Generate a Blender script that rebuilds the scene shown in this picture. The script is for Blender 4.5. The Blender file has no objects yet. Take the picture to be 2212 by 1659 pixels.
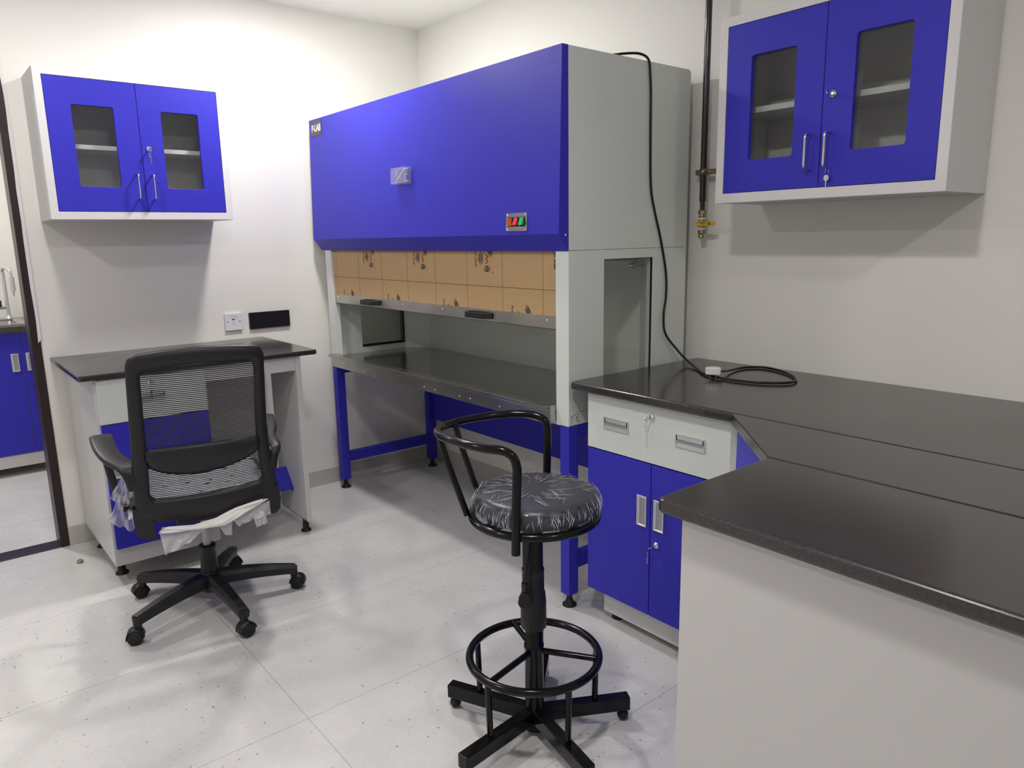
import bpy, math, random
from mathutils import Matrix, Vector
random.seed(7)
PI=math.pi
SC=bpy.context.scene; COL=SC.collection
WM={}                                    # object -> world matrix at build time
# ------------------------------------------------------------------ materials
def nt(name):
    m=bpy.data.materials.new(name); m.use_nodes=True
    n=m.node_tree; return m,n,n.nodes['Principled BSDF']
def mat(name,col,rough=.5,metal=0,spec=.5,coat=0,bump=0,bscale=200,var=0,vscale=3,ior=1.45,coatr=.1):
    m,n,b=nt(name)
    b.inputs['Base Color'].default_value=(*col,1); b.inputs['Roughness'].default_value=rough
    b.inputs['Metallic'].default_value=metal; b.inputs['Specular IOR Level'].default_value=spec
    b.inputs['Coat Weight'].default_value=coat; b.inputs['Coat Roughness'].default_value=coatr
    b.inputs['IOR'].default_value=ior
    tc=n.nodes.new('ShaderNodeTexCoord')
    if bump:
        t=n.nodes.new('ShaderNodeTexNoise'); t.inputs['Scale'].default_value=bscale; t.inputs['Detail'].default_value=3
        n.links.new(tc.outputs['Object'],t.inputs['Vector'])
        bp=n.nodes.new('ShaderNodeBump'); bp.inputs['Strength'].default_value=bump; bp.inputs['Distance'].default_value=.002
        n.links.new(t.outputs['Fac'],bp.inputs['Height']); n.links.new(bp.outputs['Normal'],b.inputs['Normal'])
    if var:
        t=n.nodes.new('ShaderNodeTexNoise'); t.inputs['Scale'].default_value=vscale; t.inputs['Detail'].default_value=4
        n.links.new(tc.outputs['Object'],t.inputs['Vector'])
        r=n.nodes.new('ShaderNodeMapRange'); r.inputs['From Min'].default_value=.3; r.inputs['From Max'].default_value=.7
        r.inputs['To Min'].default_value=1-var; r.inputs['To Max'].default_value=1+var
        n.links.new(t.outputs['Fac'],r.inputs['Value'])
        mx=n.nodes.new('ShaderNodeVectorMath'); mx.operation='SCALE'; mx.inputs[0].default_value=col
        n.links.new(r.outputs['Result'],mx.inputs['Scale']); n.links.new(mx.outputs['Vector'],b.inputs['Base Color'])
    return m
M={}
M['wall']=mat('wall_paint',(.79,.772,.735),.55,var=.015,vscale=1.5,bump=.12,bscale=60)
M['ceil']=mat('ceiling_paint',(.88,.86,.85),.7)
M['blue']=mat('blue_powder_coat',(.035,.031,.45),.42,spec=.28,bump=.5,bscale=420)
M['grey']=mat('pale_powder_coat',(.66,.695,.665),.42,spec=.4,bump=.25,bscale=420)
M['white_coat']=mat('white_powder_coat',(.66,.65,.66),.42,spec=.4,bump=.15,bscale=420)
M['inner']=mat('cabinet_interior_paint',(.72,.71,.69),.45)
M['steel']=mat('brushed_steel',(.50,.49,.46),.26,metal=1,var=.12,vscale=9)
M['tray']=mat('polished_steel_tray',(.46,.45,.44),.17,metal=1,var=.05,vscale=4)
M['chrome']=mat('chrome',(.75,.75,.76),.13,metal=1)
M['alu']=mat('satin_aluminium',(.66,.66,.68),.32,metal=.7)
M['black']=mat('black_gloss_paint',(.004,.004,.005),.17,spec=.34,coat=.0,bump=.04,bscale=60)
M['blackp']=mat('black_plastic',(.013,.012,.015),.42,spec=.42,bump=.2,bscale=350)
M['blackd']=mat('dusty_black_plastic',(.011,.011,.012),.45,var=.5,vscale=16)
M['rubber']=mat('black_rubber',(.010,.010,.010),.6)
M['vinyl']=mat('black_vinyl',(.016,.018,.026),.34)
M['mesh']=mat('black_mesh_thread',(.02,.018,.022),.6)
M['gasket']=mat('black_gasket',(.006,.006,.007),.5)
M['dark']=mat('dark_gap',(.02,.02,.02),.8)
M['frame']=mat('dark_brown_door_frame',(.020,.010,.010),.40,var=.2,vscale=40)
M['strip']=mat('white_masking_strip',(.75,.72,.74),.5)
M['pipe']=mat('dark_brown_pipe_paint',(.018,.007,.010),.22,coat=.4)
M['brass']=mat('dull_brass',(.30,.24,.14),.32,metal=1,var=.2,vscale=60)
M['clamp']=mat('tarnished_clamp_metal',(.26,.20,.15),.4,metal=1,var=.3,vscale=50)
M['ptfe']=mat('white_thread_tape',(.8,.78,.74),.6)
M['yellow']=mat('yellow_lever_sleeve',(.62,.36,.01),.4)
M['cord']=mat('black_cord',(.006,.006,.006),.28)
M['wplastic']=mat('white_plastic',(.72,.71,.75),.3)
M['bplate']=mat('black_switch_plate',(.010,.009,.016),.28)
M['ink']=mat('dark_ink',(.012,.010,.03),.6)
M['red']=mat('red_ink',(.30,.02,.02),.6)
M['sheetline']=mat('printed_line',(.14,.085,.04),.7)
M['orange_sw']=mat('orange_switch',(.75,.14,.03),.25)
M['pink_sw']=mat('pink_switch',(.65,.04,.08),.25)
M['green_sw']=mat('green_switch',(.01,.42,.12),.25)
M['logo_bg']=mat('dark_logo_plate',(.05,.04,.045),.35)
M['logo_fg']=mat('white_letters',(.72,.66,.68),.4)
M['board']=mat('white_laminate',(.625,.615,.615),.32,spec=.45)
M['base']=mat('grey_skirting_vinyl',(.50,.485,.45),.3)
M['liftgrey']=mat('grey_gas_lift',(.42,.42,.44),.3,metal=.2)
M['foam']=mat('white_packing_foam',(.85,.84,.80),.7)
M['thr']=mat('black_granite_threshold',(.022,.020,.022),.38)
M['cap']=mat('grey_cap',(.30,.29,.27),.5)
M['lever']=mat('lever_rod_paint',(.012,.012,.013),.2)
def kraft():
    m,n,b=nt('brown_kraft_paper'); b.inputs['Roughness'].default_value=.62
    tc=n.nodes.new('ShaderNodeTexCoord'); t=n.nodes.new('ShaderNodeTexNoise'); t.inputs['Scale'].default_value=30; t.inputs['Detail'].default_value=6
    mp=n.nodes.new('ShaderNodeMapping'); mp.inputs['Scale'].default_value=(1,1,5)
    n.links.new(tc.outputs['Object'],mp.inputs['Vector']); n.links.new(mp.outputs['Vector'],t.inputs['Vector'])
    r=n.nodes.new('ShaderNodeValToRGB'); r.color_ramp.elements[0].color=(.41,.265,.125,1); r.color_ramp.elements[1].color=(.50,.33,.165,1)
    n.links.new(t.outputs['Fac'],r.inputs['Fac']); n.links.new(r.outputs['Color'],b.inputs['Base Color']); return m
M['kraft']=kraft()
def granite():
    m,n,b=nt('black_granite'); tc=n.nodes.new('ShaderNodeTexCoord')
    t=n.nodes.new('ShaderNodeTexVoronoi'); t.inputs['Scale'].default_value=420
    n.links.new(tc.outputs['Object'],t.inputs['Vector'])
    r=n.nodes.new('ShaderNodeValToRGB'); e=r.color_ramp.elements
    e[0].position=.0; e[0].color=(.014,.011,.012,1); e[1].position=1; e[1].color=(.036,.029,.030,1)
    n.links.new(t.outputs['Color'],r.inputs['Fac'])
    t2=n.nodes.new('ShaderNodeTexNoise'); t2.inputs['Scale'].default_value=2.2; t2.inputs['Detail'].default_value=6
    n.links.new(tc.outputs['Object'],t2.inputs['Vector'])
    n.links.new(r.outputs['Color'],b.inputs['Base Color'])
    rr=n.nodes.new('ShaderNodeMapRange'); rr.inputs['From Min'].default_value=.35; rr.inputs['From Max'].default_value=.65
    rr.inputs['To Min'].default_value=.12; rr.inputs['To Max'].default_value=.22
    n.links.new(t2.outputs['Fac'],rr.inputs['Value']); n.links.new(rr.outputs['Result'],b.inputs['Roughness'])
    b.inputs['Specular IOR Level'].default_value=.6; b.inputs['IOR'].default_value=1.6
    return m
M['granite']=granite()
def floorm():
    m,n,b=nt('speckled_vinyl_floor'); N=n.nodes; L=n.links
    tc=N.new('ShaderNodeTexCoord'); sp=N.new('ShaderNodeSeparateXYZ'); L.new(tc.outputs['Object'],sp.inputs[0])
    def math_(op,a,bv=None):
        k=N.new('ShaderNodeMath'); k.operation=op
        if isinstance(a,(int,float)): k.inputs[0].default_value=a
        else: L.new(a,k.inputs[0])
        if bv is not None:
            if isinstance(bv,(int,float)): k.inputs[1].default_value=bv
            else: L.new(bv,k.inputs[1])
        return k.outputs[0]
    def seam(co,off,per,w):
        a=math_('ADD',co,off); a=math_('DIVIDE',a,per); a=math_('FRACT',a); a=math_('SUBTRACT',a,.5); a=math_('ABSOLUTE',a)
        return math_('GREATER_THAN',a,.5-w/per)
    s=math_('MAXIMUM',seam(sp.outputs['Y'],1.925+12,.6,.0016),seam(sp.outputs['X'],1.718+12,1.2,.0016))
    col=(.66,.65,.645,1)
    t0=N.new('ShaderNodeTexNoise'); t0.inputs['Scale'].default_value=3.; t0.inputs['Detail'].default_value=8; t0.inputs['Roughness'].default_value=.7
    L.new(tc.outputs['Object'],t0.inputs['Vector'])
    r0=N.new('ShaderNodeValToRGB'); r0.color_ramp.elements[0].position=.3; r0.color_ramp.elements[0].color=(.55,.54,.535,1)
    r0.color_ramp.elements[1].position=.7; r0.color_ramp.elements[1].color=(.65,.64,.635,1); L.new(t0.outputs['Fac'],r0.inputs['Fac'])
    cur=r0.outputs['Color']
    def dots(scale,thr,chance,colr,cur,w):
        v=N.new('ShaderNodeTexVoronoi'); v.inputs['Scale'].default_value=scale; L.new(tc.outputs['Object'],v.inputs['Vector'])
        sc=N.new('ShaderNodeSeparateColor'); L.new(v.outputs['Color'],sc.inputs[0])
        a=math_('LESS_THAN',v.outputs['Distance'],thr); c2=math_('LESS_THAN',sc.outputs[0],chance); a=math_('MULTIPLY',a,c2); a=math_('MULTIPLY',a,w)
        mx=N.new('ShaderNodeMix'); mx.data_type='RGBA'; L.new(a,mx.inputs[0]); L.new(cur,mx.inputs[6]); mx.inputs[7].default_value=colr
        return mx.outputs[2]
    cur=dots(46,.16,.16,(.26,.245,.22,1),cur,.8)
    cur=dots(90,.20,.20,(.36,.33,.29,1),cur,.6)
    cur=dots(60,.18,.18,(.82,.81,.79,1),cur,.4)
    mx=N.new('ShaderNodeMix'); mx.data_type='RGBA'; sw=math_('MULTIPLY',s,.6); L.new(sw,mx.inputs[0]); L.new(cur,mx.inputs[6]); mx.inputs[7].default_value=(.33,.31,.28,1)
    L.new(mx.outputs[2],b.inputs['Base Color'])
    rr=N.new('ShaderNodeMapRange'); rr.inputs['To Min'].default_value=.16; rr.inputs['To Max'].default_value=.30
    L.new(t0.outputs['Fac'],rr.inputs['Value']); L.new(rr.outputs['Result'],b.inputs['Roughness'])
    b.inputs['Specular IOR Level'].default_value=.5
    return m
M['floor']=floorm()
def glass(name,tint=(.62,.63,.60),refl=.10,rough=.02):
    m,n,b=nt(name); n.nodes.remove(b); out=n.nodes['Material Output']
    t=n.nodes.new('ShaderNodeBsdfTransparent'); t.inputs[0].default_value=(*tint,1)
    g=n.nodes.new('ShaderNodeBsdfGlossy'); g.inputs['Roughness'].default_value=rough
    f=n.nodes.new('ShaderNodeLayerWeight'); f.inputs['Blend'].default_value=.5
    pw=n.nodes.new('ShaderNodeMath'); pw.operation='POWER'; pw.inputs[1].default_value=5; n.links.new(f.outputs['Facing'],pw.inputs[0])
    fa=n.nodes.new('ShaderNodeMath'); fa.operation='MULTIPLY_ADD'; fa.inputs[1].default_value=.9; fa.inputs[2].default_value=.035; n.links.new(pw.outputs[0],fa.inputs[0])
    mx=n.nodes.new('ShaderNodeMixShader'); n.links.new(fa.outputs[0],mx.inputs[0]); n.links.new(t.outputs[0],mx.inputs[1]); n.links.new(g.outputs[0],mx.inputs[2])
    n.links.new(mx.outputs[0],out.inputs[0]); return m
M['glass']=glass('tinted_cabinet_glass',(.93,.94,.93))
M['glass2']=glass('side_window_glass',(.95,.97,.95))
def film(name,alpha,col,rough=.15,scale=60,streak=(1,1,1)):
    m,n,b=nt(name); out=n.nodes['Material Output']
    b.inputs['Base Color'].default_value=(*col,1); b.inputs['Roughness'].default_value=rough; b.inputs['Specular IOR Level'].default_value=.9
    tc=n.nodes.new('ShaderNodeTexCoord'); mp=n.nodes.new('ShaderNodeMapping'); mp.inputs['Scale'].default_value=streak
    t=n.nodes.new('ShaderNodeTexNoise'); t.noise_type='RIDGED_MULTIFRACTAL'; t.inputs['Scale'].default_value=scale; t.inputs['Detail'].default_value=3; t.inputs['Distortion'].default_value=1.4
    n.links.new(tc.outputs['Object'],mp.inputs[0]); n.links.new(mp.outputs[0],t.inputs['Vector'])
    bp=n.nodes.new('ShaderNodeBump'); bp.inputs['Strength'].default_value=.9; bp.inputs['Distance'].default_value=.004
    n.links.new(t.outputs['Fac'],bp.inputs['Height']); n.links.new(bp.outputs['Normal'],b.inputs['Normal'])
    tr=n.nodes.new('ShaderNodeBsdfTransparent'); tr.inputs[0].default_value=(.96,.96,.97,1)
    r=n.nodes.new('ShaderNodeMapRange'); r.inputs['From Min'].default_value=.5; r.inputs['From Max'].default_value=1.6
    r.inputs['To Min'].default_value=alpha*.5; r.inputs['To Max'].default_value=min(1,alpha*2.2)
    n.links.new(t.outputs['Fac'],r.inputs['Value'])
    mx=n.nodes.new('ShaderNodeMixShader'); n.links.new(r.outputs['Result'],mx.inputs[0]); n.links.new(tr.outputs[0],mx.inputs[1]); n.links.new(b.outputs[0],mx.inputs[2])
    n.links.new(mx.outputs[0],out.inputs[0]); return m
M['film']=film('clear_crinkled_film',.15,(.50,.53,.60),.08,30,(1,1,.8))
M['film2']=film('milky_plastic_wrap',.95,(.84,.84,.90),.28,16)
M['acrylic']=film('clear_acrylic_box',.24,(.75,.75,.85),.06,30)
# ------------------------------------------------------------------ mesh builder
class MB:
    def __init__(s,T=None): s.v=[];s.f=[];s.sm=[];s.T=T or Matrix.Identity(4)
    def add(s,vs,fs,smooth=False):
        o=len(s.v); s.v+=[s.T@Vector(p) for p in vs]; s.f+=[[i+o for i in f] for f in fs]; s.sm+=[smooth]*len(fs); return s
    def box(s,a,b):
        x0,x1=sorted((a[0],b[0]));y0,y1=sorted((a[1],b[1]));z0,z1=sorted((a[2],b[2]))
        return s.add([(x0,y0,z0),(x1,y0,z0),(x1,y1,z0),(x0,y1,z0),(x0,y0,z1),(x1,y0,z1),(x1,y1,z1),(x0,y1,z1)],
          [(0,3,2,1),(4,5,6,7),(0,1,5,4),(1,2,6,5),(2,3,7,6),(3,0,4,7)])
    def prism(s,poly,ext,smooth=False):
        n=len(poly); e=Vector(ext); p=[Vector(q) for q in poly]
        nrm=Vector((0,0,0))
        for i in range(n): nrm+=p[i].cross(p[(i+1)%n])
        if nrm.dot(e)<0: p=p[::-1]
        s.add(p+[q+e for q in p],[list(range(n))[::-1],list(range(n,2*n))]+[[i,(i+1)%n,n+(i+1)%n,n+i] for i in range(n)],smooth)
        return s
    def ring(s,o,i,r,w0,w1,n=6):
        """plate in (u,v,w) with a rounded hole: o,i=(u0,v0,u1,v1)"""
        inn=[];out=[]
        for (cx,cy,a0,ox,oy) in ((i[2]-r,i[3]-r,0,o[2],o[3]),(i[0]+r,i[3]-r,90,o[0],o[3]),(i[0]+r,i[1]+r,180,o[0],o[1]),(i[2]-r,i[1]+r,270,o[2],o[1])):
            for k in range(n+1):
                a=math.radians(a0+90*k/n); inn.append((cx+r*math.cos(a),cy+r*math.sin(a))); 
            out.append((ox,oy))
        m=len(inn); vs=[(x,y,w1) for x,y in inn]+[(x,y,w0) for x,y in inn]+[(x,y,w1) for x,y in out]+[(x,y,w0) for x,y in out]
        fs=[]
        for q in range(4):
            b=q*(n+1)
            for k in range(n):
                fs.append([2*m+q,b+k+1,b+k]); fs.append([2*m+4+q,m+b+k,m+b+k+1])
            e=b+n; f=(b+n+1)%m; q2=(q+1)%4
            fs.append([2*m+q,2*m+q2,f,e]); fs.append([2*m+4+q2,2*m+4+q,m+e,m+f])
            fs.append([2*m+q2,2*m+q,2*m+4+q,2*m+4+q2])
        for k in range(m):
            k2=(k+1)%m; fs.append([k,k2,m+k2,m+k])
        return s.add(vs,fs)
    def rrect(s,u0,v0,u1,v1,r,w0,w1,n=4):
        p=[]
        for (cx,cy,a0) in ((u1-r,v1-r,0),(u0+r,v1-r,90),(u0+r,v0+r,180),(u1-r,v0+r,270)):
            for k in range(n+1):
                a=math.radians(a0+90*k/n); p.append((cx+r*math.cos(a),cy+r*math.sin(a),w0))
        return s.prism(p,(0,0,w1-w0))
    def cyl(s,p0,p1,r0,r1=None,n=20,caps=True):
        r1=r0 if r1 is None else r1; p0=Vector(p0);p1=Vector(p1); d=(p1-p0).normalized()
        a=d.orthogonal().normalized(); b=d.cross(a)
        vs=[p0+(a*math.cos(2*PI*k/n)+b*math.sin(2*PI*k/n))*r0 for k in range(n)]+[p1+(a*math.cos(2*PI*k/n)+b*math.sin(2*PI*k/n))*r1 for k in range(n)]
        s.add(vs,[[k,(k+1)%n,n+(k+1)%n,n+k] for k in range(n)],True)
        if caps: s.add(vs,[list(range(n))[::-1],list(range(n,2*n))])
        return s
    def tube(s,pts,r,n=10,closed=False,caps=True,flat=1.0,up=None):
        P=[Vector(p) for p in pts]; m=len(P); R=r if isinstance(r,(list,tuple)) else [r]*m
        T=[]
        for i in range(m):
            if closed: t=P[(i+1)%m]-P[i-1]
            else: t=P[min(i+1,m-1)]-P[max(i-1,0)]
            T.append(t.normalized())
        a=(Vector(up)-T[0]*Vector(up).dot(T[0])).normalized() if up else T[0].orthogonal().normalized()
        vs=[]
        for i in range(m):
            if up: a=(Vector(up)-T[i]*Vector(up).dot(T[i])).normalized()
            else: a=(a-T[i]*a.dot(T[i])).normalized()
            b=T[i].cross(a)
            for k in range(n): vs.append(P[i]+a*(R[i]*flat*math.cos(2*PI*k/n))+b*(R[i]*math.sin(2*PI*k/n)))
        fs=[]
        for i in range(m if closed else m-1):
            j=(i+1)%m
            for k in range(n):
                k2=(k+1)%n; fs.append([i*n+k,i*n+k2,j*n+k2,j*n+k])
        s.add(vs,fs,True)
        if caps and not closed: s.add(vs,[list(range(n))[::-1],[(m-1)*n+k for k in range(n)]])
        return s
    def lathe(s,prof,c=(0,0,0),axis=None,n=32,smooth=True):
        A=(axis or Matrix.Identity(3)).to_3x3(); c=Vector(c); vs=[];fs=[]
        for (r,z) in prof:
            for k in range(n):
                a=2*PI*k/n; vs.append(c+A@Vector((r*math.cos(a),r*math.sin(a),z)))
        for i in range(len(prof)-1):
            for k in range(n):
                k2=(k+1)%n; fs.append([i*n+k,i*n+k2,(i+1)*n+k2,(i+1)*n+k])
        s.add(vs,fs,smooth)
        s.add(vs,[list(range(n))[::-1],[(len(prof)-1)*n+k for k in range(n)]])
        return s
    def grid(s,fn,nu,nv,smooth=True,closed_u=False):
        vs=[fn(i/nu,j/nv) for i in range(nu+(0 if closed_u else 1)) for j in range(nv+1)]
        fs=[]
        for i in range(nu):
            i2=(i+1)%nu if closed_u else i+1
            for j in range(nv): fs.append([i*(nv+1)+j,i2*(nv+1)+j,i2*(nv+1)+j+1,i*(nv+1)+j+1])
        return s.add(vs,fs,smooth)
    def sphere(s,c,r,n=16,sz=1):
        prof=[(max(1e-5,r*math.sin(PI*k/10)),-r*sz*math.cos(PI*k/10)) for k in range(11)]
        return s.lathe(prof,c,n=n)
    def build(s,name,m,parent=None,origin=None,bevel=0,seg=2,solid=0,kind=None):
        me=bpy.data.meshes.new(name); o=bpy.data.objects.new(name,me); COL.objects.link(o)
        W=WM[parent] if parent else Matrix.Translation(origin or (0,0,0))
        Wi=W.inverted(); me.from_pydata([Wi@v for v in s.v],[],s.f); me.update()
        me.polygons.foreach_set('use_smooth',s.sm)
        me.materials.append(M[m] if isinstance(m,str) else m)
        if parent: o.parent=parent
        else: o.matrix_world=W
        WM[o]=W
        if solid:
            q=o.modifiers.new('s','SOLIDIFY'); q.thickness=solid; q.offset=0
        if bevel:
            q=o.modifiers.new('b','BEVEL'); q.width=bevel; q.segments=seg; q.limit_method='ANGLE'; q.angle_limit=math.radians(40); q.harden_normals=False
        if kind: o['kind']=kind
        return o
def thing(name,label,cat,loc,rz=0,group=None):
    o=bpy.data.objects.new(name,None); COL.objects.link(o); o.empty_display_size=.1
    W=Matrix.Translation(loc)@Matrix.Rotation(rz,4,'Z'); o.matrix_world=W; WM[o]=W
    o['label']=label; o['category']=cat
    if group:o['group']=group
    return o
def tag(o,label,cat,group=None):
    o['label']=label;o['category']=cat
    if group:o['group']=group
    return o
def frame(o,U,V,W):
    U,V,W=Vector(U),Vector(V),Vector(W); m=Matrix.Identity(4)
    for i in range(3): m[i][0]=U[i];m[i][1]=V[i];m[i][2]=W[i];m[i][3]=o[i]
    return m
def spline(pts,n=8,closed=False):
    P=[Vector(p) for p in pts]; out=[]; m=len(P)
    for i in range(m if closed else m-1):
        g=(lambda k:P[k%m]) if closed else (lambda k:P[min(max(k,0),m-1)])
        a,b,c,d=g(i-1),g(i),g(i+1),g(i+2)
        for k in range(n):
            t=k/n; out.append(.5*((2*b)+(c-a)*t+(2*a-5*b+4*c-d)*t*t+(3*b-a-3*c+d)*t**3))
    if not closed: out.append(P[-1])
    return out
def text(s,size,T,m,parent,name='lettering',align='LEFT',sx=1,ext=.0004,shear=0,bold=0):
    cu=bpy.data.curves.new('t','FONT'); cu.body=s; cu.size=size; cu.align_x=align; cu.align_y='CENTER'; cu.extrude=ext; cu.resolution_u=3; cu.shear=shear; cu.offset=bold
    o=bpy.data.objects.new('t',cu); COL.objects.link(o)
    dg=bpy.context.evaluated_depsgraph_get(); me=bpy.data.meshes.new_from_object(o.evaluated_get(dg))
    b=MB(T); b.add([(v.co.x*sx,v.co.y,v.co.z) for v in me.vertices],[list(p.vertices) for p in me.polygons])
    bpy.data.objects.remove(o); bpy.data.curves.remove(cu); bpy.data.meshes.remove(me)
    return b.build(name,m,parent)
# ------------------------------------------------------------------ camera
CW=(-2.46049249,-3.79294968,1.36632048); AZ,EL,RO=-6.87288790e-01,-1.96780094e-01,-1.76483343e-02
fw=Vector((math.cos(EL)*math.sin(-AZ),math.cos(EL)*math.cos(AZ),math.sin(EL)))
rg=fw.cross(Vector((0,0,1))).normalized(); up=rg.cross(fw)
r2=rg*math.cos(RO)+up*math.sin(RO); u2=-rg*math.sin(RO)+up*math.cos(RO)
cd=bpy.data.cameras.new('camera'); cam=bpy.data.objects.new('camera',cd); COL.objects.link(cam)
cam.matrix_world=frame(CW,r2,u2,-fw); cd.sensor_width=36; cd.lens=36*1587.4539/2212; cd.clip_start=.05
SC.camera=cam
# ------------------------------------------------------------------ room shell
HC=2.53; XL=-4.2; YB=-5.7
def struct(b,name,m,**k): o=b.build(name,m,**k); o['kind']='structure'; return o
struct(MB().box((XL-.15,YB-.15,-.12),(.15,3.2,0)),'floor','floor')
struct(MB().box((XL-.15,YB-.15,HC),(.15,3.2,HC+.12)),'ceiling','ceil')
struct(MB().box((0,YB-.15,0),(.15,3.2,HC)),'wall_right','wall')
WL=MB()    # back-left wall with the doorway (x -2.95..-2.022)
DX0,DX1,DZ=-2.96,-2.022,2.15
WL.box((DX1,0,0),(0,.11,HC)).box((XL,0,0),(DX0,.11,HC)).box((DX0,0,DZ),(DX1,.11,HC))
struct(WL,'wall_back','wall')
struct(MB().box((XL-.15,YB,0),(XL,3.2,HC)),'wall_left','wall')
struct(MB().box((XL-.15,YB-.15,0),(.15,YB,HC)),'wall_front','wall')
struct(MB().box((XL,2.05,0),(0,2.2,HC)),'wall_far','wall')
# door frame of the doorway
door=MB()
door.box((DX1-.036,-.006,0),(DX1,.116,DZ)).box((DX0,-.006,0),(DX0+.036,.116,DZ)).box((DX0+.036,-.006,DZ-.036),(DX1-.036,.116,DZ))
dfo=struct(door,'door_1','frame',origin=(DX1,0,0),bevel=.002)
ws=MB()
z=.952; pts=[(DX1-.010,z-.006)]
right=[(DX1+.003,z)]; 
L=[(DX1-.010,z-.004)]; k=0
zz=z
while zz<2.08:
    L.append((DX1-.008+random.uniform(-.0025,.0025),zz+.03)); zz+=random.uniform(.05,.16)
L.append((DX1-.009,2.145)); 
ws.prism([(x,-.0075,q) for x,q in L]+[(DX1+.003,-.0075,2.145),(DX1+.003,-.0075,z+.012)],(0,.006,0))
ws.build('masking_strip','strip',dfo)
struct(MB().box((DX0,-.004,0),(DX1-.0,.10,.004)),'trim_1','thr',bevel=.001)
bb=MB().box((DX1+.002,-.006,0),(-.006,0,.09))
struct(bb,'baseboard_back','base',bevel=.002)
struct(MB().box((-.006,YB,0),(0,0,.09)),'baseboard_right','base',bevel=.002)
struct(MB().box((XL,-.006,0),(DX0-.002,0,.09)),'baseboard_left','base',bevel=.002)
# ------------------------------------------------------------------ ceiling downlights
def downlight(x,y,w,label,near=True):
    t=thing('ceiling_downlight',label,'ceiling light',(x,y,HC),group='ceiling downlights above the room')
    b=MB(Matrix.Translation((x,y,HC)))
    pr=[(.098,0),(.096,-.008),(.086,-.010),(.080,-.006),(.080,0)]
    n=40; vs=[];fs=[]
    for (r,zq) in pr:
        for k in range(n): vs.append((r*math.cos(2*PI*k/n),r*math.sin(2*PI*k/n),zq))
    for i in range(len(pr)-1):
        for k in range(n): fs.append([i*n+k,i*n+(k+1)%n,(i+1)*n+(k+1)%n,(i+1)*n+k])
    b.add(vs,fs,True); b.build('trim_ring','white_coat',t)
    m,nn,bs=nt('downlight_diffuser'); bs.inputs['Base Color'].default_value=(.8,.8,.8,1); bs.inputs['Emission Color'].default_value=(1,.972,.935,1); bs.inputs['Emission Strength'].default_value=w
    d=MB(Matrix.Translation((x,y,HC))); d.lathe([(.004,-.016),(.040,-.015),(.062,-.0125),(.075,-.0085),(.0785,-.002)],n=32)
    d.build('diffuser',m,t)
LW=380
downlight(-1.93,-2.98,LW*.74,'round downlight in the ceiling above the middle of the room')
downlight(-1.00,-.74,LW*.88,'round downlight in the ceiling near the corner above the blue hood')
downlight(-2.08,-.85,LW*.38,'round downlight in the ceiling above the mesh chair')
downlight(-1.42,-4.44,LW*.52,'round downlight in the ceiling beyond the camera end of the granite bench')
downlight(-3.30,-1.7,LW*.60,'unseen fill lamp added in the ceiling on the open left side of the room')  # added fill lamp, placed to brighten the desk side and drawer fronts
downlight(-2.5,1.1,LW*1.3,'round downlight in the ceiling of the next room')
# ------------------------------------------------------------------ small hardware
def bar_handle(T,u,v0,v1,parent,name='handle'):
    b=MB(T); w=.034; r=.0042; c=.012
    pts=[(u,v0,0)]+[(u,v0+c-c*math.cos(a),w-c+c*math.sin(a)) for a in [PI/2*k/6 for k in range(7)]][0:]
    pts=[(u,v0,0),(u,v0,w-c)]+[(u,v0+c-c*math.cos(PI/2*k/6),w-c+c*math.sin(PI/2*k/6)) for k in range(1,7)]
    pts+=[(u,v1-c+c*math.sin(PI/2*k/6),w-c+c*math.cos(PI/2*k/6)) for k in range(0,7)]+[(u,v1,0)]
    b.tube(pts,r,12)
    return b.build(name,'chrome',parent)
def lock(T,u,v,parent,key=True,ring=True,turn=0,w0=0):
    b=MB(T@Matrix.Translation((u,v,w0)))
    b.lathe([(.0115,0),(.0115,.002),(.0098,.0045),(.0065,.005),(.0060,.0075),(.0045,.0080)],n=24)
    lk=b.build('lock','chrome',parent)
    if key:
        K=T@Matrix.Translation((u,v,w0+.007))@Matrix.Rotation(turn,4,'Z')
        k=MB(K); k.box((-.0012,-.004,0),(.0012,.004,.012))
        p=[(0,.0085*math.cos(a)*1.0,.021+.0095*math.sin(a)) for a in [2*PI*q/20 for q in range(20)]]
        k.prism([(-.001,y,z) for _,y,z in p],(.002,0,0)); k.build('key','chrome',lk)
        if ring:
            k2=MB(T@Matrix.Translation((u-.004,v-.016,w0+.026)))
            k2.tube([(.002*math.sin(2*PI*q/24),.011*math.cos(2*PI*q/24),.009*math.sin(2*PI*q/24)) for q in range(24)],.0007,6,closed=True)
            k2.build('key_ring','chrome',lk)
            k3=MB(T@Matrix.Translation((u-.005,v-.026,w0+.026)))
            k3.prism([(.004*math.cos(a),-.008+.008*math.sin(a),0) for a in [2*PI*q/16 for q in range(16)]],(0,0,.0016))
            k3.prism([(-.0022,-.014,0),(.0022,-.014,0),(.0016,-.036,0),(0,-.040,0),(-.0012,-.036,0)],(0,0,.0016))
            k3.build('spare_key','chrome',lk)
    return lk
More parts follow.
